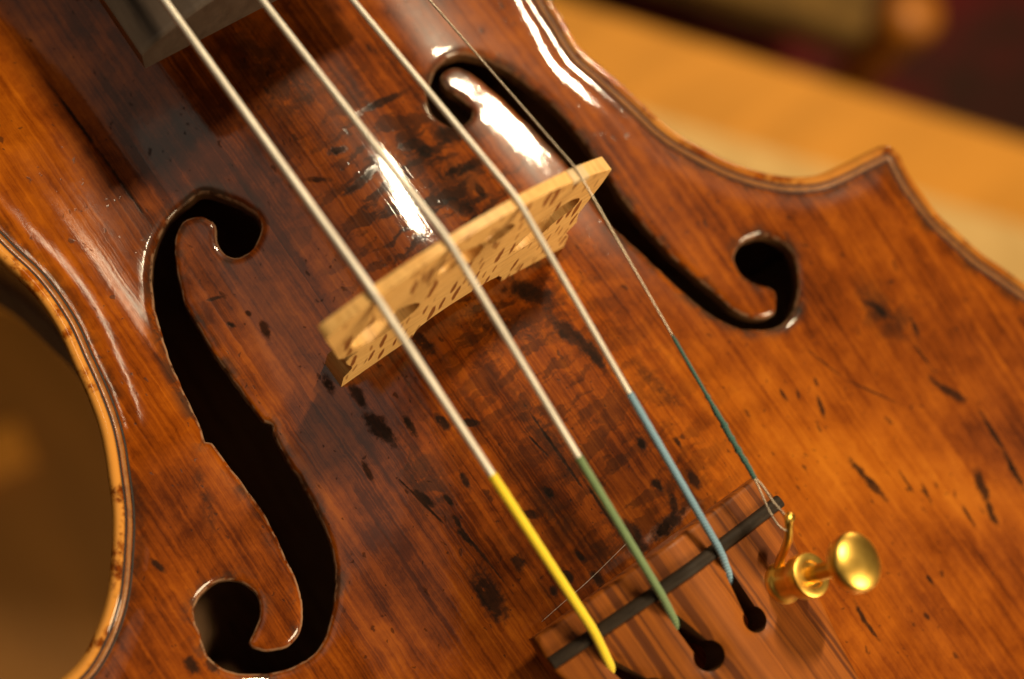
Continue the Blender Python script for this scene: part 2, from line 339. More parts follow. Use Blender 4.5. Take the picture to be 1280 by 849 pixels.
# ------------------------------------------------------------------ materials
def varnish(name, plate_marks):
    M = Mat(name)
    p = M.coord()
    wob = M.vmath('SUBTRACT', M.noise(p, .35, 3, .6, color=True), (.5, .5, .5))
    q = M.vmath('ADD', p, M.scale(wob, 3.0))
    line = M.noise(M.scale(M.vmath('ADD', p, M.scale(wob, .8)), (1.25, .02, .05)), 1.0, 2, .55)
    fine = M.noise(M.scale(M.vmath('ADD', p, M.scale(wob, .5)), (3.6, .035, .3)), 1.0, 3, .6)
    blot = M.noise(M.scale(q, (.062, .045, .06)), 1.0, 7, .64)
    mid = M.noise(M.scale(q, (.24, .14, .2)), 1.0, 6, .66)
    cross = M.noise(M.scale(q, (.11, .42, .2)), 1.0, 4, .6)
    tone = M.attr('tone')
    v = M.math('ADD', M.math('MULTIPLY', blot, .52), M.math('MULTIPLY', mid, .42))
    v = M.math('ADD', v, tone)
    v = M.math('ADD', v, M.math('MULTIPLY', M.math('SUBTRACT', line, .5), .30))
    v = M.math('ADD', v, M.math('MULTIPLY', M.math('SUBTRACT', fine, .5), .27))
    v = M.math('ADD', v, .040)
    col = M.ramp(v, [(.22, (.014, .0034, .0008)), (.40, (.076, .0140, .0014)), (.53, (.205, .0430, .0025)), (.68, (.35, .087, .0042)), (.85, (.48, .142, .008))])
    # flamed, dirty bands in the middle between the sound holes
    band = M.math('MULTIPLY', M.ss(cross, .47, .58), M.attr('band'))
    col = M.mix(M.math('MULTIPLY', band, .92), col, (.020, .007, .003))
    # peppered wear pits
    s1 = M.voronoi(M.scale(q, (.42, .2, .3)), 1.0)
    rnd = M.new('ShaderNodeSeparateColor'); M.put(rnd.inputs[0], s1.outputs['Color'])
    pit = M.math('MULTIPLY', M.ss(s1.outputs['Distance'], .17, .10), M.math('GREATER_THAN', rnd.outputs[0], .66))
    s2 = M.voronoi(M.scale(q, (1.0, .6, .8)), 1.0)
    rnd2 = M.new('ShaderNodeSeparateColor'); M.put(rnd2.inputs[0], s2.outputs['Color'])
    pit2 = M.math('MULTIPLY', M.ss(s2.outputs['Distance'], .2, .1), M.math('GREATER_THAN', rnd2.outputs[1], .66))
    pit = M.math('MAXIMUM', pit, pit2)
    dark = M.math('MULTIPLY', pit, .6)
    if plate_marks:
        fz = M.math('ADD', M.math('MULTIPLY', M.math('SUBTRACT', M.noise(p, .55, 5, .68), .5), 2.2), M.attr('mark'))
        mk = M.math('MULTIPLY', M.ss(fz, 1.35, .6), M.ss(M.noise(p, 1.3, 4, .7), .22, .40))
        fs = M.math('ADD', M.math('MULTIPLY', M.math('SUBTRACT', M.noise(p, .22, 5, .7), .5), 1.6), M.attr('soil_shade'))
        sf = M.math('MULTIPLY', M.ss(fs, 1.25, .3), M.ss(M.noise(q, .33, 5, .7), .38, .56))
        col = M.mix(M.math('MULTIPLY', sf, .72), col, (.030, .011, .005))
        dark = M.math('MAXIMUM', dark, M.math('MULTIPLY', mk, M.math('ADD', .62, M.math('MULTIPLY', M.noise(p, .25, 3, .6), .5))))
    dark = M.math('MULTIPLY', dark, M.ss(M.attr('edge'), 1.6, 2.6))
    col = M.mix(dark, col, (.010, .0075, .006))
    # rubbed rim, grey-black dirt round the sound holes
    de = M.attr('edge')
    rimn = M.noise(M.scale(p, (.16, .16, .16)), 1.0, 6, .72)
    rim = M.math('MULTIPLY', M.ss(de, 1.95, 1.5), M.ss(rimn, .38, .50))
    col = M.mix(M.math('MULTIPLY', M.math('MULTIPLY', rim, .92), M.attr('rub')), col, (.62, .27, .05))
    gut = M.math('MULTIPLY', M.math('MULTIPLY', M.ss(de, 2.6, 3.1), M.ss(de, 5.5, 3.4)), M.ss(rimn, .62, .38))
    col = M.mix(M.math('MULTIPLY', gut, .75), col, (.022, .010, .005))
    fd = M.math('MULTIPLY', M.ss(M.attr('hole'), 2.6, .3), M.ss(M.noise(q, .16, 5, .65), .44, .60))
    col = M.mix(M.math('MULTIPLY', fd, .8), col, (.030, .022, .016))
    lip = M.math('MULTIPLY', M.ss(M.attr('hole'), .42, .12), M.ss(M.noise(p, .5, 4, .65), .40, .54))  # pale worn lip, edge glints painted into its colour
    col = M.mix(M.math('MULTIPLY', lip, .8), col, (.34, .20, .115))
    rough = M.math('ADD', .30, M.math('MULTIPLY', mid, .2))
    coatr = M.math('ADD', M.attr('dull'), M.math('ADD', M.math('ADD', .01, M.math('MULTIPLY', M.noise(p, .4, 4, .6), .07)), M.math('MULTIPLY', dark, .3)))
    coatw = M.math('SUBTRACT', 1.0, M.math('MAXIMUM', M.math('MAXIMUM', dark, M.attr('rubbed')), M.math('MULTIPLY', M.ss(M.attr('edge'), 2.0, 1.4), .6)))
    h = M.math('ADD', M.math('MULTIPLY', line, .5), M.math('MULTIPLY', fine, .25))
    h = M.math('ADD', h, M.math('MULTIPLY', M.noise(p, .7, 4, .6), .22))
    h = M.math('SUBTRACT', h, M.math('MULTIPLY', dark, .3))
    bp = M.bump(h, .26, .22)
    cp = M.bump(h, .16, .22)
    return M.set(Base_Color=col, Roughness=rough, Normal=bp, Coat_Weight=coatw, Coat_Roughness=coatr, Coat_Normal=cp, Coat_IOR=1.5, Specular_IOR_Level=M.math('MULTIPLY', coatw, M.math('ADD', .07, M.math('MULTIPLY', M.attr('haze'), .38))))
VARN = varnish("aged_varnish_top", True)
def plain_wood(name, dark, light, axis_scale, rough=.5, coat=0.0, bump=.2, coat_rough=.15, streak=None, wobble=2.0, spec=.5):
    M = Mat(name)
    p = M.coord()
    wob = M.scale(M.vmath('SUBTRACT', M.noise(p, .12, 3, .6, color=True), (.5, .5, .5)), wobble)
    q = M.vmath('ADD', p, wob)
    a = M.noise(M.scale(q, axis_scale), 1.0, 3, .55)
    b = M.noise(M.scale(p, tuple(3.5 * s for s in axis_scale)), 1.0, 3, .6)
    c = M.noise(p, .08, 4, .6)
    v = M.math('ADD', M.math('MULTIPLY', a, .6), M.math('ADD', M.math('MULTIPLY', b, .3), M.math('MULTIPLY', c, .25)))
    col = M.ramp(v, [(.36, dark), (.72, light)])
    if streak:
        st = M.noise(M.scale(q, tuple(.8 * s for s in axis_scale)), 1.0, 2, .4)
        col = M.mix(M.math('MULTIPLY', M.ss(st, .54, .62), .75), col, streak)
    bp = M.bump(M.math('ADD', a, b), bump, .2)
    return M.set(Base_Color=col, Roughness=rough, Normal=bp, Coat_Weight=coat, Coat_Roughness=coat_rough, Coat_Normal=bp, Specular_IOR_Level=spec)
CUT = plain_wood("old_cut_wood", (.030, .014, .006), (.13, .055, .018), (.6, .1, 1.5), .45, .4)
INNER = plain_wood("bare_inner_wood", (.18, .085, .030), (.36, .18, .07), (.7, .03, .1), .7)
RIBW = plain_wood("rib_varnish", (.07, .02, .004), (.30, .10, .014), (.06, .06, .9), .35, .8)
PURB = plain_wood("purfling_black", (.004, .003, .002), (.016, .009, .005), (1, 1, 1), .6)
PURL = plain_wood("purfling_pale", (.12, .040, .006), (.34, .13, .020), (.6, .6, .6), .5, .15)
EBONY = plain_wood("worn_ebony", (.040, .027, .019), (.074, .052, .038), (.5, .02, .5), .42, .0, .1)
SADB = plain_wood("saddle_ebony", (.012, .008, .005), (.032, .021, .013), (.2, 1, .5), .6, .0, .1, spec=.18)
TAIL = plain_wood("tailpiece_wood", (.13, .030, .003), (.33, .092, .008), (1.5, .014, .3), .5, .08, .2, .2, streak=(.070, .016, .003), wobble=.6, spec=.25)

def bridge_mat():
    M = Mat("maple_bridge")
    p = M.coord()
    n1 = M.noise(M.scale(p, (.25, .3, 1.6)), 1.0, 3, .6)
    col = M.ramp(n1, [(.3, (.72, .40, .12)), (.7, (.86, .53, .19))])
    wob = M.scale(M.vmath('SUBTRACT', M.noise(p, .25, 2, .5, color=True), (.5, .5, .5)), .9)
    sk = M.new('ShaderNodeMapping'); M.put(sk.inputs[0], M.vmath('ADD', p, wob)); sk.inputs[2].default_value = (0, -.12, 0)
    vo = M.voronoi(M.scale(sk.outputs[0], (.60, .12, .105)), 1.0)
    sp = M.new('ShaderNodeSeparateColor'); M.put(sp.inputs[0], vo.outputs['Color'])
    fl = M.math('MULTIPLY', M.ss(M.math('SUBTRACT', vo.outputs['Distance'], M.math('MULTIPLY', sp.outputs[2], .13)), .24, .17), M.math('GREATER_THAN', sp.outputs[0], .04))
    vo2 = M.voronoi(M.scale(sk.outputs[0], (.85, .2, .16)), 1.0)
    sp2 = M.new('ShaderNodeSeparateColor'); M.put(sp2.inputs[0], vo2.outputs['Color'])
    fl2 = M.math('MULTIPLY', M.ss(vo2.outputs['Distance'], .25, .18), M.math('GREATER_THAN', sp2.outputs[1], .3))
    geo = M.new('ShaderNodeNewGeometry')
    xyz = M.new('ShaderNodeSeparateXYZ'); M.put(xyz.inputs[0], geo.outputs['True Normal'])
    face = M.math('GREATER_THAN', M.math('ABSOLUTE', xyz.outputs[1]), .7)     # rays show only on the quarter-sawn faces
    col = M.mix(M.math('MULTIPLY', M.math('MULTIPLY', fl, face), .92), col, (.21, .055, .008))
    col = M.mix(M.math('MULTIPLY', M.math('MULTIPLY', fl2, face), .75), col, (.30, .10, .016))
    gl = M.noise(M.scale(p, (.05, .3, 2.6)), 1.0, 2, .5)
    col = M.mix(M.math('MULTIPLY', M.ss(gl, .60, .66), .35), col, (.34, .13, .025))
    el = M.noise(M.scale(p, (2.2, .12, .4)), 1.0, 3, .6)
    end = M.math('MULTIPLY', M.math('SUBTRACT', 1.0, face), M.ss(el, .52, .62))
    col = M.mix(M.math('MULTIPLY', end, .28), col, (.36, .16, .04))
    col = M.mix(M.math('MULTIPLY', M.ss(M.noise(p, .12, 4, .6), .55, .75), .25), col, (.40, .19, .05))
    bp = M.bump(M.math('ADD', n1, el), .25, .12)
    return M.set(Base_Color=col, Roughness=.46, Normal=bp, Specular_IOR_Level=.4)
BRIDGE = bridge_mat()

def string_mat(name, col, metal, pitch):
    M = Mat(name)
    p = M.coord()
    wv = M.new('ShaderNodeTexWave', wave_type='BANDS', bands_direction='Y')
    M.put(wv.inputs[0], p); wv.inputs['Scale'].default_value = pitch
    n = M.noise(M.scale(p, (.5, .12, .5)), 1.0, 4, .6)
    c = M.mix(M.ss(n, .4, .7), tuple(x * .82 for x in col), col)
    return M.set(Base_Color=c, Metallic=metal, Roughness=.38, Normal=M.bump(wv.outputs['Fac'], .35, .04))
WOUND = string_mat("silver_wound_string", (.86, .80, .70), .35, 1.6)
STEEL = string_mat("fine_plain_string", (.62, .52, .40), .8, 4.0)
def silk(name, c1, c2):
    M = Mat(name)
    p = M.coord()
    sk = M.new('ShaderNodeMapping'); M.put(sk.inputs[0], p); sk.inputs[2].default_value = (0, 0, .5)
    wv = M.new('ShaderNodeTexWave', wave_type='BANDS', bands_direction='Y')
    M.put(wv.inputs[0], sk.outputs[0]); wv.inputs['Scale'].default_value = .75; wv.inputs['Distortion'].default_value = 1.0
    n = M.noise(p, .5, 4, .6)
    c = M.mix(M.math('MULTIPLY', M.math('ADD', wv.outputs['Fac'], n), .5), c1, c2)
    return M.set(Base_Color=c, Roughness=.65, Sheen_Weight=.25, Normal=M.bump(wv.outputs['Fac'], .8, .1))
YEL = silk("yellow_silk", (.82, .56, .003), (.95, .74, .012))
GRN = silk("green_silk", (.10, .175, .06), (.20, .295, .13))
BLU = silk("blue_silk", (.12, .25, .36), (.26, .44, .57))
TEA = silk("teal_silk", (.010, .060, .050), (.035, .14, .115))
def gold_mat():
    M = Mat("gold_plate")
    p = M.coord()
    n = M.noise(p, .5, 4, .6)
    return M.set(Base_Color=M.mix(n, (.95, .56, .09), (1.0, .66, .15)), Metallic=1.0, Roughness=M.math('ADD', .30, M.math('MULTIPLY', n, .14)))
GOLD = gold_mat()
PARCH = plain_wood("parchment", (.62, .45, .24), (.72, .54, .32), (.5, .5, .5), .6)
HAIRM = plain_wood("hair_white", (.6, .55, .45), (.8, .75, .65), (.5, .5, .5), .4)

# ------------------------------------------------------------------ the violin
violin = empty("violin", (0, 0, 0))
tag(violin, "old orange-brown violin seen close up, with white strings over a pale wooden bridge", "violin")

def loop_cloud(lp, ds, inward):
    return np.concatenate([offset(lp, d if inward else -d) for d in ds])
def mark_len(P, lst):
    m = np.full(len(P), 9.0)
    for cx, cy, a, b, ang in lst:
        dx, dy = P[:, 0] - cx, P[:, 1] - cy
        c, s_ = math.cos(ang), math.sin(ang)
        m = np.minimum(m, np.hypot((dx * c + dy * s_) / a, (dy * c - dx * s_) / b))
    return m
def build_top():
    def gridpts(x0, x1, y0, y1, s):
        g = np.stack(np.meshgrid(np.arange(x0, x1, s), np.arange(y0, y1, s)), -1).reshape(-1, 2)
        g[:, 0] += np.where((np.round(g[:, 1] / s).astype(int) % 2) == 0, 0, s / 2)
        return g
    fine = gridpts(-92, 100, -104, 84, 1.0)
    coarse = gridpts(-110, 110, -165, 200, 6.0)
    coarse = coarse[(coarse[:, 1] > 86) | (coarse[:, 1] < -106)]
    g = np.concatenate([fine, coarse])
    g = g[inside(g, OUT)]
    for h in (HOLE_B, HOLE_T): g = g[~inside(g, h)]
    near = np.minimum(dist_poly(g, OUT), np.minimum(dist_poly(g, HOLE_B) + 2.6, dist_poly(g, HOLE_T) + 2.6))
    g = g[near > 4.7]
    ring = [loop_cloud(OUT, (.2, .5, .9, 1.3, 1.75, 2.4, 3.2, 4.0), True)]
    for h in (HOLE_B, HOLE_T):
        r = loop_cloud(h, (.1, .25, .5, .9, 1.4), False)
        ring.append(r)
    # closer points where the varnish is chipped, dirty or black under the bridge foot
    for cx, cy, a, b, ang in MARKS:
        st = min(.45, max(.22, b * .6))
        u = np.stack(np.meshgrid(np.arange(-a - 1, a + 1.01, st * 1.3), np.arange(-b - .9, b + .91, st)), -1).reshape(-1, 2)
        c, s_ = math.cos(ang), math.sin(ang)
        u = np.column_stack([cx + u[:, 0] * c - u[:, 1] * s_, cy + u[:, 0] * s_ + u[:, 1] * c])
        g = g[mark_len(g, [(cx, cy, a + .9, b + .8, ang)]) > 1]
        u = u[inside(u, OUT)]
        for h in (HOLE_B, HOLE_T): u = u[~inside(u, h)]; u = u[dist_poly(u, h) > 1.7]
        g = np.concatenate([g, u[dist_poly(u, OUT) > 4.7]])
    extra = np.concatenate([g] + ring)
    extra = extra[inside(extra, OUT)]
    for h in (HOLE_B, HOLE_T): extra = extra[~inside(extra, h)]
    P, F = triangulate([OUT, HOLE_B, HOLE_T], extra)
    de = dist_poly(P, OUT); dh = np.minimum(dist_poly(P, HOLE_B), dist_poly(P, HOLE_T))
    z = zfull(P[:, 0], P[:, 1], de)
    r = 1.25; d = np.clip(dh, 0, r)
    z -= (r - np.sqrt(np.maximum(r * r - (r - d) ** 2, 0))) * .72
    top = np.column_stack([P, z])
    zb = np.minimum(zfull(P[:, 0], P[:, 1], np.maximum(de, 4)) - 2.9, z - 1.6)
    bot = np.column_stack([P, zb])
    V, Fc, nt, ne = plate(P, F, top, bot)
    fm = np.zeros(len(Fc), np.int32); fm[nt:2 * nt] = 2; fm[2 * nt:] = 1
    # the rim's own side keeps the varnish
    n = len(P)
    for k in range(2 * nt, len(Fc)):
        a = Fc[k][0] % n
        if de[a] < .05: fm[k] = 0
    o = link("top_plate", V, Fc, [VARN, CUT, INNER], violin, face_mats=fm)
    sharp(o, 50)
    x, y = P[:, 0], P[:, 1]
    def g2(cx, cy, sx, sy): return np.exp(-.5 * (((x - cx) / sx) ** 2 + ((y - cy) / sy) ** 2))
    tone = .02 - .02 * g2(0, -28, 14, 18) - .04 * g2(-16, -30, 8, 20) + .02 * g2(4, 14, 14, 14) - .07 * g2(0, 50, 22, 20) - .10 * g2(-20, 40, 7, 30)  # closing dips paint in the fingerboard's shadow
    tone += .12 * g2(48, -56, 14, 14) + .10 * g2(28, -40, 9, 14) + .08 * g2(-42, 52, 12, 16) + .05 * g2(34, 26, 6, 20) - .05 * g2(60, -38, 12, 8)
    tone += .04 * g2(30, -80, 22, 16) - .05 * g2(-52, -5, 6, 12) - .03 * g2(-24, -30, 5, 16) + .04 * g2(-27, 8, 5, 12)
    s = (x - 36) * .75 + (y + 52) * .66                      # golden sheen painted in as a band across the lower right
    tone += .10 * np.exp(-((s - 1) / 4.0) ** 2) * np.clip((-44 - y) / 8, 0, 1) * np.clip((x - 30) / 6, 0, 1) - .07 * np.exp(-((s - 11) / 4.5) ** 2) * np.clip((-44 - y) / 8, 0, 1)
    band = 1.0 * g2(7, 16, 13, 15) + .55 * g2(5, -20, 13, 20) + .3 * g2(8, -42, 12, 7)
    for nm, arr in (('mark', np.clip(mark_len(P, [(a, b, c * .9, d * .8, e) if a > 35 else (a, b, c, d, e) for a, b, c, d, e in MARKS]), 0, 4)), ('soil_shade', np.clip(mark_len(P, SOFT), 0, 4)), ('tone', tone), ('haze', np.clip(g2(26, 20, 4.5, 16) + g2(27, 48, 4, 9) + .35 * g2(-24, 20, 7, 30) + .25 * g2(55, -75, 25, 14) , 0, 1)), ('dull', .07 * np.clip((-x - 28) / 8, 0, 1) * np.clip((y + 6) / 10, 0, 1) + .015 * np.clip((x - 38) / 6, 0, 1)), ('rubbed', .955 * np.clip((-x - 28) / 8, 0, 1) * np.clip((y + 6) / 10, 0, 1)), ('rub', np.where(x < 0, 1.0, .5 + .25 * np.sin(y * .31))), ('band', np.clip(band, 0, 1)), ('edge', np.clip(de, 0, 12)), ('hole', np.clip(dh, 0, 8))):
        a = o.data.attributes.new(nm, 'FLOAT', 'POINT')
        a.data.foreach_set('value', np.concatenate([arr, arr]).astype(np.float32))
    return o
build_top()

def ribbon(d0, d1, lift):
    """inlaid strip that follows the rim between two distances from the edge"""
    c = (d0 + d1) / 2
    A = offset(OUT, c)
    V = []; F = []
    dd = np.linalg.norm(np.roll(A, -1, 0) - A, axis=1)
    T = np.roll(A, -1, 0) - np.roll(A, 1, 0); T /= np.maximum(np.linalg.norm(T, axis=1), 1e-9)[:, None]
    N = np.stack([-T[:, 1], T[:, 0]], 1)
    hw = (d1 - d0) / 2
    q = [A - N * hw, A - N * hw * .5, A + N * hw * .5, A + N * hw]
    lifts = [-.06, lift, lift, -.06]
    rows = []
    for p, l in zip(q, lifts):
        z = zfull(p[:, 0], p[:, 1], dist_poly(p, OUT)) + l
        rows.append(np.column_stack([p, z]))
    n = len(A)
    V = np.concatenate(rows)
    for i in range(n):
        if dd[i] > 1.8: continue
        j = (i + 1) % n
        for k in range(3): F.append((k * n + i, k * n + j, (k + 1) * n + j, (k + 1) * n + i))
    return V, F
pv, pf = ribbon(2.05, 2.75, .05)
pur = link("purfling", pv, pf, PURL, violin)
for a, b in ((1.72, 2.08), (2.72, 3.12)):
    pv, pf = ribbon(a, b, .08)
    link("purfling_line", pv, pf, PURB, pur)

def wall(d, z_lo, th):
    A = offset(OUT, d); B = offset(OUT, d + th)
    def ring(Q):
        zt = zfull(Q[:, 0], Q[:, 1], np.full(len(Q), 6.0)) - 2.6
        return np.concatenate([np.column_stack([Q, zt]), np.column_stack([Q, np.full(len(Q), z_lo)])])
    V = []; F = []
    for Q, s in ((A, 1), (B, -1)):
        n = len(Q); o = len(V); V += list(map(tuple, ring(Q)))
        for i in range(n):
            j = (i + 1) % n
            f = (o + i, o + n + i, o + n + j, o + j)
            F.append(f if s > 0 else f[::-1])
    return V, F
rv, rf = wall(2.8, -49.0, 1.2)
link("ribs", rv, rf, RIBW, violin)
def build_back():
    lp = OUT[::3]
    g = np.stack(np.meshgrid(np.arange(-105, 106, 7.0), np.arange(-160, 196, 7.0)), -1).reshape(-1, 2)
    g = g[inside(g, lp)]; g = g[dist_poly(g, lp) > 3]
    P, F = triangulate([lp], g)
    d = dist_poly(P, lp)
    arch = 9 * (1 - np.exp(-(d / 30) ** 2))
    top = np.column_stack([P, -49.0 - arch]); bot = np.column_stack([P, -52.5 - arch])
    V, Fc, nt, ne = plate(P, F, top, bot)
    fm = np.zeros(len(Fc), np.int32); fm[:nt] = 1
    sharp(link("back_plate", V, Fc, [RIBW, INNER], violin, face_mats=fm), 50)
build_back()

# fingerboard: arched upper face, flat underside
def fb_z(y): return 22.3 - .125 * (y - 48)
def build_fingerboard():
    ys = np.concatenate([[47.6, 47.9, 48.6], np.linspace(52, 325, 40)])
    V = []; m = 21
    for k, y in enumerate(ys):
        hw = 20.9 - (y - 48) * (8.8 / 277)
        ins = (.35, .1, 0)[k] if k < 3 else 0
        row = []
        for i in range(m):
            x = -hw + 2 * hw * i / (m - 1)
            zz = fb_z(y) - (42 - math.sqrt(42 ** 2 - x * x)) - ins
            if i in (0, m - 1): zz -= .35
            row.append((x * (1 - ins * .01), y, zz))
        row.append((hw - .2, y, row[-1][2] - 4.2 + ins)); row.append((-hw + .2, y, row[0][2] - 4.2 + ins))
        V += row
    n = m + 2; F = []
    for k in range(len(ys) - 1):
        for i in range(n):
            j = (i + 1) % n
            F.append((k * n + i, (k + 1) * n + i, (k + 1) * n + j, k * n + j))
    F.append(tuple(range(n))); F.append(tuple((len(ys) - 1) * n + i for i in range(n - 1, -1, -1)))
    sharp(link("fingerboard", V, F, EBONY, violin), 40)
    # neck that carries it, beyond the picture
    V = []; F = []
    st = np.linspace(150, 330, 20); ns = 13
    for y in st:
        hw = 20.9 - (y - 48) * (8.8 / 277) - .8
        zt = fb_z(y) - 10 + (21 - hw) * .35
        dep = 17 + 22 * max(0, (200 - y) / 50) ** 2
        for i in range(ns):
            t = math.pi * i / (ns - 1)
            V.append((-hw * math.cos(t), y, zt - dep * math.sin(t)))
    for k in range(len(st) - 1):
        for i in range(ns - 1):
            F.append((k * ns + i, k * ns + i + 1, (k + 1) * ns + i + 1, (k + 1) * ns + i))
    F.append(tuple(range(ns - 1, -1, -1))); F.append(tuple((len(st) - 1) * ns + i for i in range(ns)))
    link("neck", V, F, RIBW, violin)
build_fingerboard()

# ------------------------------------------------------------------ bridge
BR_R, BR_T, BR_H = 40.13, .0904, 31.657
def br_top(x): return BR_H - (BR_R - math.sqrt(BR_R ** 2 - x * x)) - BR_T * x - .45
def yt(z): return -2.9 + (z + 1.3) * .0444      # face towards the tailpiece
def yf(z): return 1.5 - (z + 1.3) * .047
def ellipse(cx, cz, a, b, rot, n=26, pinch=0.0):
    out = []
    for i in range(n):
        t = 2 * math.pi * i / n
        x = a * math.cos(t); z = b * math.sin(t) * (1 - pinch * math.cos(t))
        out.append((cx + x * math.cos(rot) - z * math.sin(rot), cz + x * math.sin(rot) + z * math.cos(rot)))
    return np.array(out)
def build_bridge():
    arc = [(x, br_top(x)) for x in np.linspace(-24.0, 23.3, 44)]
    left = [(-24.1, 25.2), (-23.6, 22.5), (-22.9, 19.2), (-22.3, 15.5), (-21.7, 12.6), (-20.9, 11.5), (-19.6, 11.3), (-18.6, 10.9), (-18.6, 10.3), (-19.8, 9.9), (-20.4, 9.0), (-20.1, 7.2), (-19.4, 5.2), (-19.1, 3.8), (-19.7, 2.6), (-20.5, 1.6), (-20.6, -.35)]
    bottom = [(-17, -.25), (-12, .0), (-8.2, .15), (-7.9, 1.6), (-7.1, 2.9), (-5.2, 3.8), (-2, 4.3), (2, 4.2), (5.4, 3.9), (7.0, 3.2), (7.9, 1.7), (8.2, -.25), (12, -1.0), (17, -1.9), (21.3, -2.5)]
    right = [(21.5, -.9), (20.9, .7), (20.1, 2.2), (19.9, 3.4), (20.7, 4.6), (21.3, 5.6), (20.9, 7.6), (20.6, 9.6), (21.2, 12.2), (21.9, 14.6), (22.7, 17.6), (23.2, 20.6)]
    poly = ccw(np.array(arc[::-1] + left + bottom + right))
    kl = ellipse(-14.2, 14.9, 5.7, 4.3, -.12, pinch=.25)
    kr = np.array(catmull([(7.9, 12.0), (9.8, 15.2), (12.0, 17.4), (14.6, 18.9), (17.3, 18.7), (18.9, 16.9), (18.4, 14.6), (16.4, 13.6), (14.8, 12.8), (12.9, 10.9), (10.2, 10.3), (8.4, 10.9)], .7, True))
    heart = np.array(catmull([(-6.9, 22.4), (-4.9, 21.2), (-2.9, 22.0), (-1.6, 20.3), (-.7, 19.4), (.4, 20.6), (1.1, 22.3), (2.4, 21.8), (4.3, 22.1), (5.9, 23.6), (4.6, 25.6), (2.2, 26.0), (.6, 25.2), (-.2, 24.6), (-1.4, 25.6), (-4.2, 26.3), (-6.3, 24.8)], .6, True))
    loops = [poly, ccw(kl), ccw(kr), ccw(heart)]
    g = np.stack(np.meshgrid(np.arange(-24, 24, 1.5), np.arange(-2, 32, 1.5)), -1).reshape(-1, 2) + .3
    g = g[inside(g, poly)]
    for h in loops[1:]: g = g[~inside(g, h)]
    for h in loops: g = g[dist_poly(g, h) > .7]
    P, F = triangulate(loops, g)
    tail = np.array([(x, yt(z), z) for x, z in P]); front = np.array([(x, yf(z), z) for x, z in P])
    # feet follow the arch of the top
    for arr in (tail, front):
        for v in arr:
            if v[2] < 1.0:
                s = float(ztop(v[0], v[1])) + .06
                if v[2] < .35 - .0 and abs(v[0]) > 8: v[2] = s if v[2] < .2 - .02 * 0 else v[2]
    V, Fc, nt, ne = plate(P, F, tail, front)
    o = sharp(link("bridge", V, Fc, BRIDGE, violin), 40)
    bevel(o, .18, 2, 50)
    o.modifiers['bevel'].harden_normals = True
    return o
bridge = build_bridge()

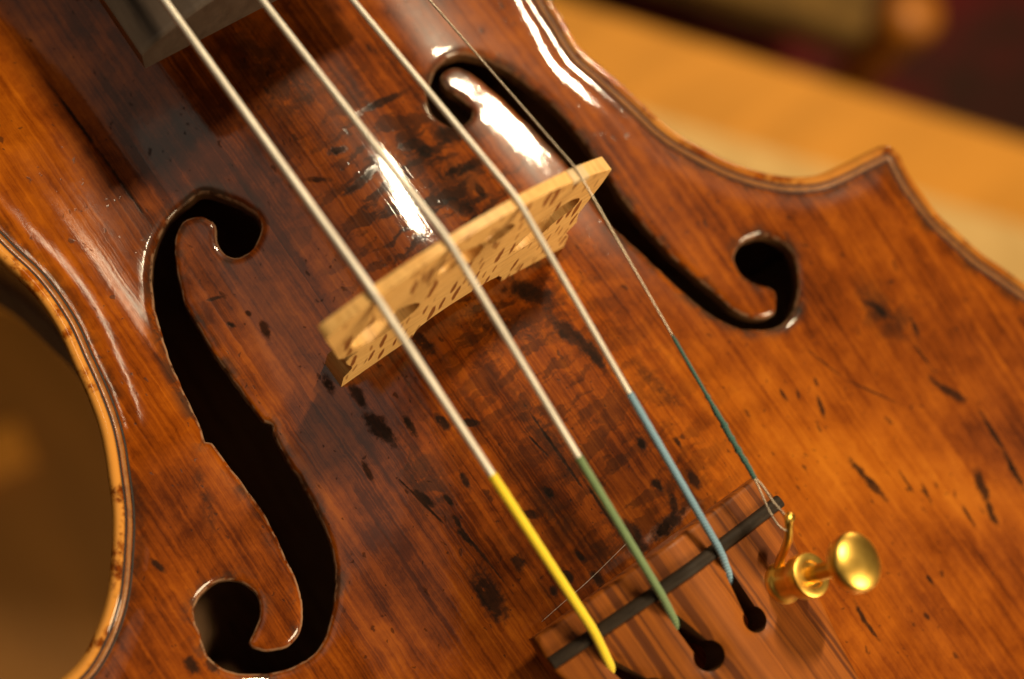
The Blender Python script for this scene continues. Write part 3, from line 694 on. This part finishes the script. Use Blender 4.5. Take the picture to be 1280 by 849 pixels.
# ------------------------------------------------------------------ tailpiece
RX = 1.6
def tp_half(y): return float(np.interp(-y, [47, 53, 57, 64, 77, 100, 155], [20.1, 20.5, 19.4, 17.2, 14.2, 11.5, 9.5]))
def tp_z(x, y):
    x = np.asarray(x, float)
    s = np.sqrt((x - RX) ** 2 + 1.2)
    return 11.6 - (s - 1.1) * .275 + .0 * y
def build_tailpiece():
    ys = [-47.9, -53, -57, -60, -64, -70, -77, -88, -100, -125, -155]
    R = [(RX * 0 + tp_half(y), y - .6 * (y > -50)) for y in ys]; L = [(-tp_half(y), y) for y in ys[::-1]]
    poly = catmull(R + [(5, -158), (-5, -158)] + L, 1.0, False)
    front = np.array([(x, -47.9 - .6 * (x + 20) / 40) for x in np.linspace(-19.4, 19.4, 40)])
    poly = ccw(np.concatenate([poly, front]))
    def key(cx, cy, r, sx, sy, w):
        a = math.atan2(sy - cy, sx - cx)
        pts = []
        d = .62
        for i in range(23):
            t = a + d + (2 * math.pi - 2 * d) * i / 22
            pts.append((cx + r * math.cos(t), cy + r * math.sin(t)))
        nx, ny = -math.sin(a), math.cos(a)
        pts += [(sx - nx * w, sy - ny * w), (sx, sy)] if False else [(sx - nx * w, sy - ny * w), (sx - nx * w * .5 + math.cos(a) * w * .7, sy - ny * w * .5 + math.sin(a) * w * .7), (sx + nx * w * .5 + math.cos(a) * w * .7, sy + ny * w * .5 + math.sin(a) * w * .7), (sx + nx * w, sy + ny * w)]
        return ccw(np.array(pts))
    keys = [key(-11.6, -63.2, 2.1, -13.9, -56.6, .62), key(-2.75, -63.5, 2.1, -3.6, -56.9, .62), key(5.6, -63.5, 1.85, 6.5, -56.6, .55)]
    g = np.stack(np.meshgrid(np.arange(-21, 21.5, 1.0), np.arange(-158, -47, 1.0)), -1).reshape(-1, 2)
    g = g[inside(g, poly)]; g = g[dist_poly(g, poly) > 1.9]
    for h in keys: g = g[~inside(g, h)]; g = g[dist_poly(g, h) > .5]
    ring = loop_cloud(poly, (.2, .5, .9, 1.4), True); ring = ring[inside(ring, poly)]
    P, F = triangulate([poly] + keys, np.concatenate([g, ring]))
    d = dist_poly(P, poly); dk = np.min([dist_poly(P, h) for h in keys], 0)
    r = .55; q = np.clip(d, 0, r)
    z = tp_z(P[:, 0], P[:, 1]) - (r - np.sqrt(np.maximum(r * r - (r - q) ** 2, 0)))
    r = .4; q = np.clip(dk, 0, r); z -= (r - np.sqrt(np.maximum(r * r - (r - q) ** 2, 0))) * .7
    top = np.column_stack([P, z])
    bot = np.column_stack([P, np.minimum(z - 3.2, 3.0 + 0 * z)])
    V, Fc, nt, ne = plate(P, F, top, bot)
    fm = np.zeros(len(Fc), np.int32); n = len(P)
    for k in range(2 * nt, len(Fc)):
        if dk[Fc[k][0] % n] < .05: fm[k] = 1
    o = sharp(link("tailpiece", V, Fc, [TAIL, CUT], violin, face_mats=fm), 50)
    # dark bar the strings bend over
    xs = np.linspace(-20.3, 20.6, 60)
    V = []; F = []
    prof = [(-.95, -.5), (-.92, .5), (-.6, .9), (0, 1.02), (.6, .9), (.92, .5), (.95, -.5)]
    for x in xs:
        yc = -52.0 - 1.3 * (x + 20.6) / 41.4
        for dy, dz in prof: V.append((x, yc + dy, float(tp_z(x, yc)) + dz))
    m = len(prof)
    for i in range(len(xs) - 1):
        for k in range(m - 1): F.append((i * m + k, (i + 1) * m + k, (i + 1) * m + k + 1, i * m + k + 1))
    F.append(tuple(range(m))); F.append(tuple((len(xs) - 1) * m + k for k in range(m - 1, -1, -1)))
    sharp(link("saddle_bar", V, F, SADB, o), 60)
    return o
tailpiece = build_tailpiece()

# ------------------------------------------------------------------ strings
NOT = [(-16.73, -.40, 29.52), (-5.58, -.40, 31.77), (5.58, -.40, 30.76), (16.73, -.40, 26.49)]
SAD = [(-13.80, -51.6, 10.0), (-3.83, -53.0, 12.3), (6.68, -53.3, 12.3), (15.78, -47.87, 15.5)]
SLOT = [(-13.95, -57.4, 6.6), (-3.5, -57.8, 9.0), (6.65, -57.6, 9.0)]
RAD = [.55, .49, .43, .17]
SILK_T = [.521, .594, .534, .529]
SLAB = ["thick white string with a yellow silk end", "white string with a green silk end", "white string with a blue silk end", "thin string with a teal thread end, held by the gold tuner"]
def bent(pts, soft, step):
    """polyline with its corners rounded, evenly sampled"""
    P = [np.array(p, float) for p in pts]; out = [P[0]]
    for i in range(1, len(P) - 1):
        a = P[i] + (P[i - 1] - P[i]) / np.linalg.norm(P[i - 1] - P[i]) * soft
        b = P[i] + (P[i + 1] - P[i]) / np.linalg.norm(P[i + 1] - P[i]) * soft
        for t in np.linspace(0, 1, 7): out.append((1 - t) ** 2 * a + 2 * t * (1 - t) * P[i] + t * t * b)
    out.append(P[-1])
    res = [out[0]]
    for a, b in zip(out[:-1], out[1:]):
        n = max(1, int(np.linalg.norm(b - a) / step)); res += [a + (b - a) * (k + 1) / n for k in range(n)]
    return np.array(res)
for k in range(4):
    N = np.array(NOT[k]); S = np.array(SAD[k])
    nut = np.array([(-8.2, -2.75, 2.75, 8.2)[k], 328, -14.5])
    N2 = N + (0, 0, .12)
    end = S if k == 3 else np.array(SLOT[k])
    pts = [nut, N2, S] + ([] if k == 3 else [end, end + (0, -.8, -4)])
    path = bent(pts, 1.6, 3.0)
    V, F = tube(path, RAD[k], 14 if k < 3 else 8)
    st = link("string", V, F, WOUND if k < 3 else STEEL, violin)
    st['label'] = SLAB[k]
    # silk wrapped round the tail end
    a = N2 + (S - N2) * SILK_T[k]
    sp = bent([a, S] + ([] if k == 3 else [end, end + (0, -.8, -4)]), 1.4, .5 if k < 3 else .25)
    n = len(sp); t = np.linspace(0, 1, n)
    if k < 3:
        r = RAD[k] + np.minimum(.10, .02 + t * 1.6) * np.array([1.3, .9, 1.0][k]) + .012 * np.sin(np.arange(n) * 1.3)
        r += .05 * np.exp(-((t - .012) / .012) ** 2)
    else:
        nz = np.convolve(rng.normal(0, 1, n), np.ones(5) / 5, 'same')
        r = .27 + .15 * np.clip((t - .45) / .15, 0, 1) + .09 * nz * np.clip((t - .4) / .2, .15, 1)
        r[:3] = .2
        sp = sp + np.column_stack([np.convolve(rng.normal(0, .10, n), np.ones(7) / 7, 'same') * np.clip((t - .4) * 4, 0, 1) for _ in range(3)])
        for c in (.43, .63, .72, .80, .87): r += .13 * np.exp(-((t - c) / .012) ** 2)
    V, F = tube(sp, r, 14)
    link("silk_winding", V, F, (YEL, GRN, BLU, TEA)[k], st)
    if k == 3:
        # the plain end splits into a loop that goes round the hook
        H = np.array((15.45, -55.6, 15.5))
        lp = catmull([S + (0, .3, 0), S + (-.25, -1.2, 0), H + (-.85, 2.6, .1), H + (-.95, .4, .2), H + (-.3, -.55, .1), H + (.5, -.2, 0), H + (.75, 1.2, .0), H + (.55, 3.4, 0), S + (.3, -1.2, 0), S + (.05, .3, 0)], .4)
        V, F = tube(lp, .15, 8)
        link("wire_loop", V, F, STEEL, st)
# slip of parchment under the thin string
V = []; F = []
xs = np.linspace(15.2, 18.4, 9)
for x in xs:
    z = br_top(x) + .07
    V += [(x, yt(z) - .06, z - 1.3), (x, yt(z) - .06, z - .1), (x, yt(z) + .1, z + .05), (x, yf(z) - .1, z + .05), (x, yf(z) + .06, z - .1), (x, yf(z) + .06, z - 1.6)]
for i in range(len(xs) - 1):
    for k in range(5): F.append((i * 6 + k, i * 6 + k + 1, (i + 1) * 6 + k + 1, (i + 1) * 6 + k))
link("parchment_slip", V, F, PARCH, bridge)

# ------------------------------------------------------------------ fine tuner
TX, TY = 12.7, -62.3
tz = float(tp_z(TX, TY))
tun = empty("fine_tuner", (TX, TY, tz)); tun.parent = violin
tun.rotation_euler = Matrix.Rotation(math.radians(18), 3, Vector((.3, .95, 0))).to_euler()      # the screw leans outward
def local(V): return [(v[0] - TX, v[1] - TY, v[2] - tz) for v in V]
V, F = lathe([(3.0, -1.8), (3.0, .4), (2.7, .8), (2.4, 1.2), (2.4, 3.6), (2.75, 3.9), (3.05, 4.1), (3.15, 4.5), (3.15, 5.9), (3.0, 6.2), (2.6, 6.35), (1.9, 6.35), (1.75, 6.1), (1.35, 6.1)], (TX, TY, tz), 44)
sharp(link("collar", local(V), F, GOLD, tun), 40)
prof = [(1.0, 5)]
z = 6.0
while z < 13.2:
    prof += [(1.02, z), (1.18, z + .22)]; z += .44
V, F = lathe(prof, (TX, TY, tz), 24)
link("screw", local(V), F, GOLD, tun)
V, F = lathe([(1.0, 12.40), (1.6, 12.80), (2.6, 13.10), (3.4, 13.40), (3.85, 13.80), (4.0, 14.30), (4.0, 15.00), (3.85, 15.50), (3.6, 15.72), (3.1, 16.0), (2.2, 16.3), (1.1, 16.5), (.2, 16.55)], (TX, TY, tz), 56)
sharp(link("knob", local(V), F, GOLD, tun), 50)
hp = catmull([(12.9, -60.8, 9.0), (13.5, -59.4, 10.8), (14.3, -58.2, 13.0), (15.0, -57.1, 14.6), (15.5, -56.0, 15.6), (15.9, -55.2, 16.2), (16.5, -54.8, 16.0), (16.8, -54.9, 15.2)], .35)
HI = np.array(Matrix.Rotation(math.radians(-18), 3, Vector((.3, .95, 0))))
def upright(V): return [tuple(HI @ np.array(v)) for v in local(V)]
V, F = tube(hp, np.concatenate([np.linspace(.75, .6, len(hp) - 6), [.62, .68, .75, .8, .7, .4]]), 12, True, .8)
link("hook", upright(V), F, GOLD, tun)

# ------------------------------------------------------------------ stray hair on the varnish
hx = catmull([(-16.2, -47.4), (-12, -47.0), (-8, -46.7), (-4, -46.2), (0.6, -45.6)], .8)
hz = ztop(hx[:, 0], hx[:, 1]) + .12 + .3 * np.sin(np.linspace(0, math.pi, len(hx)))
V, F = tube(np.column_stack([hx, hz]), .022, 6)
hair = link("hair", V, F, HAIRM)
tag(hair, "thin white hair lying across the varnish in front of the tailpiece", "hair")

# ------------------------------------------------------------------ surroundings, far out of focus
def rough_mat(name, c1, c2, scale, rough, coat=0.0):
    M = Mat(name)
    p = M.coord()
    n = M.noise(M.scale(p, scale), 1.0, 4, .6)
    return M.set(Base_Color=M.mix(M.ss(n, .35, .65), c1, c2), Roughness=rough, Coat_Weight=coat, Coat_Roughness=.3, Normal=M.bump(n, .15, 1.0))
FLOORM = rough_mat("brown_floor", (.34, .138, .014), (.42, .17, .018), (.02, .003, .02), .6)
RUGM = rough_mat("dark_red_rug", (.060, .020, .012), (.17, .012, .012), (.007, .007, .02), .95)
TABM = rough_mat("honey_table", (.42, .18, .013), (.52, .225, .020), (.004, .03, .03), .8)
CLOTHM = rough_mat("pale_cloth", (.45, .29, .10), (.53, .35, .13), (.03, .03, .03), .8)
OLIVEM = rough_mat("olive_cloth", (.11, .058, .008), (.17, .09, .013), (.05, .05, .05), .9)
STOOLM = rough_mat("orange_wood", (.36, .12, .008), (.44, .16, .012), (.03, .03, .004), .5)
FZ = -1150
V, F = box(-4000, 4000, -4000, 4000, FZ - 20, FZ)
floor = link("floor", V, F, FLOORM, smooth=False); floor['kind'] = 'structure'
D = np.array((.657, -.754)); Nn = np.array((.754, .657))      # along and across the table's long edge
def slab(name, a0, a1, n0, n1, z0, z1, mat, parent=None, bev=4.0):
    c = [D * a + Nn * n for a, n in ((a0, n0), (a1, n0), (a1, n1), (a0, n1))]
    V = [(p[0], p[1], z0) for p in c] + [(p[0], p[1], z1) for p in c]
    F = [(3, 2, 1, 0), (4, 5, 6, 7), (0, 1, 5, 4), (1, 2, 6, 5), (2, 3, 7, 6), (3, 0, 4, 7)]
    if V and np.cross(c[1] - c[0], c[2] - c[0]) < 0: F = [f[::-1] for f in F]
    return bevel(link(name, V, F, mat, parent, smooth=False), bev, 3)
table = empty("table", (0, 0, 0)); tag(table, "out-of-focus honey-coloured wooden table beyond the violin's curved edge", "table")
slab("tabletop", -900, 900, 130, 448, -630, -600, TABM, table)
slab("apron", -860, 860, 160, 420, -700, -632, TABM, table)
for a in (-840, 840):
    for n in (165, 415): slab("leg", a - 25, a + 25, n - 22, n + 22, FZ, -702, TABM, table)
runner = slab("table_runner", -800, 800, 150, 378, -599.5, -597, CLOTHM, bev=1.0)
tag(runner, "blurred pale beige cloth laid along the honey-coloured table", "cloth")
rug = slab("rug", -900, 1200, 470, 1900, FZ + .5, FZ + 9, RUGM); rug['kind'] = 'structure'

V, F = box(-170, 85, -24, 24, 0, 14)
light_streak = bevel(link("light_streak", V, F, rough_mat("light_streak_mat", (.95, .36, .03), (.97, .40, .04), (.004, .05, .05), .5), smooth=False), 2, 2)
light_streak.location = (-.185, .333, FZ * MM); light_streak.rotation_euler = (0, 0, -.16)  # strip added in place of a patch of light on the floor
tag(light_streak, "pale strip standing in for a patch of light on the blurred brown floor beside the violin", "light_streak")
stool = empty("stool", (0, 0, 0)); tag(stool, "blurred stool with an olive seat and orange wooden legs behind the table", "stool")
s0, s1 = (np.array((655., 128.)) @ D), (np.array((655., 128.)) @ Nn)
slab("seat", s0 - 420, s0, s1, s1 + 330, -760, -718, OLIVEM, stool, 12)
for a in (s0 - 395, s0 + 26):
    for n in (s1 + 22, s1 + 300):
        c = D * a + Nn * n
        V, F = lathe([(15, FZ + 9), (17, -900), (19, -740), (24, -716), (24, -700), (17, -690)], (c[0], c[1], 0), 24)
        link("leg", V, F, STOOLM, stool)
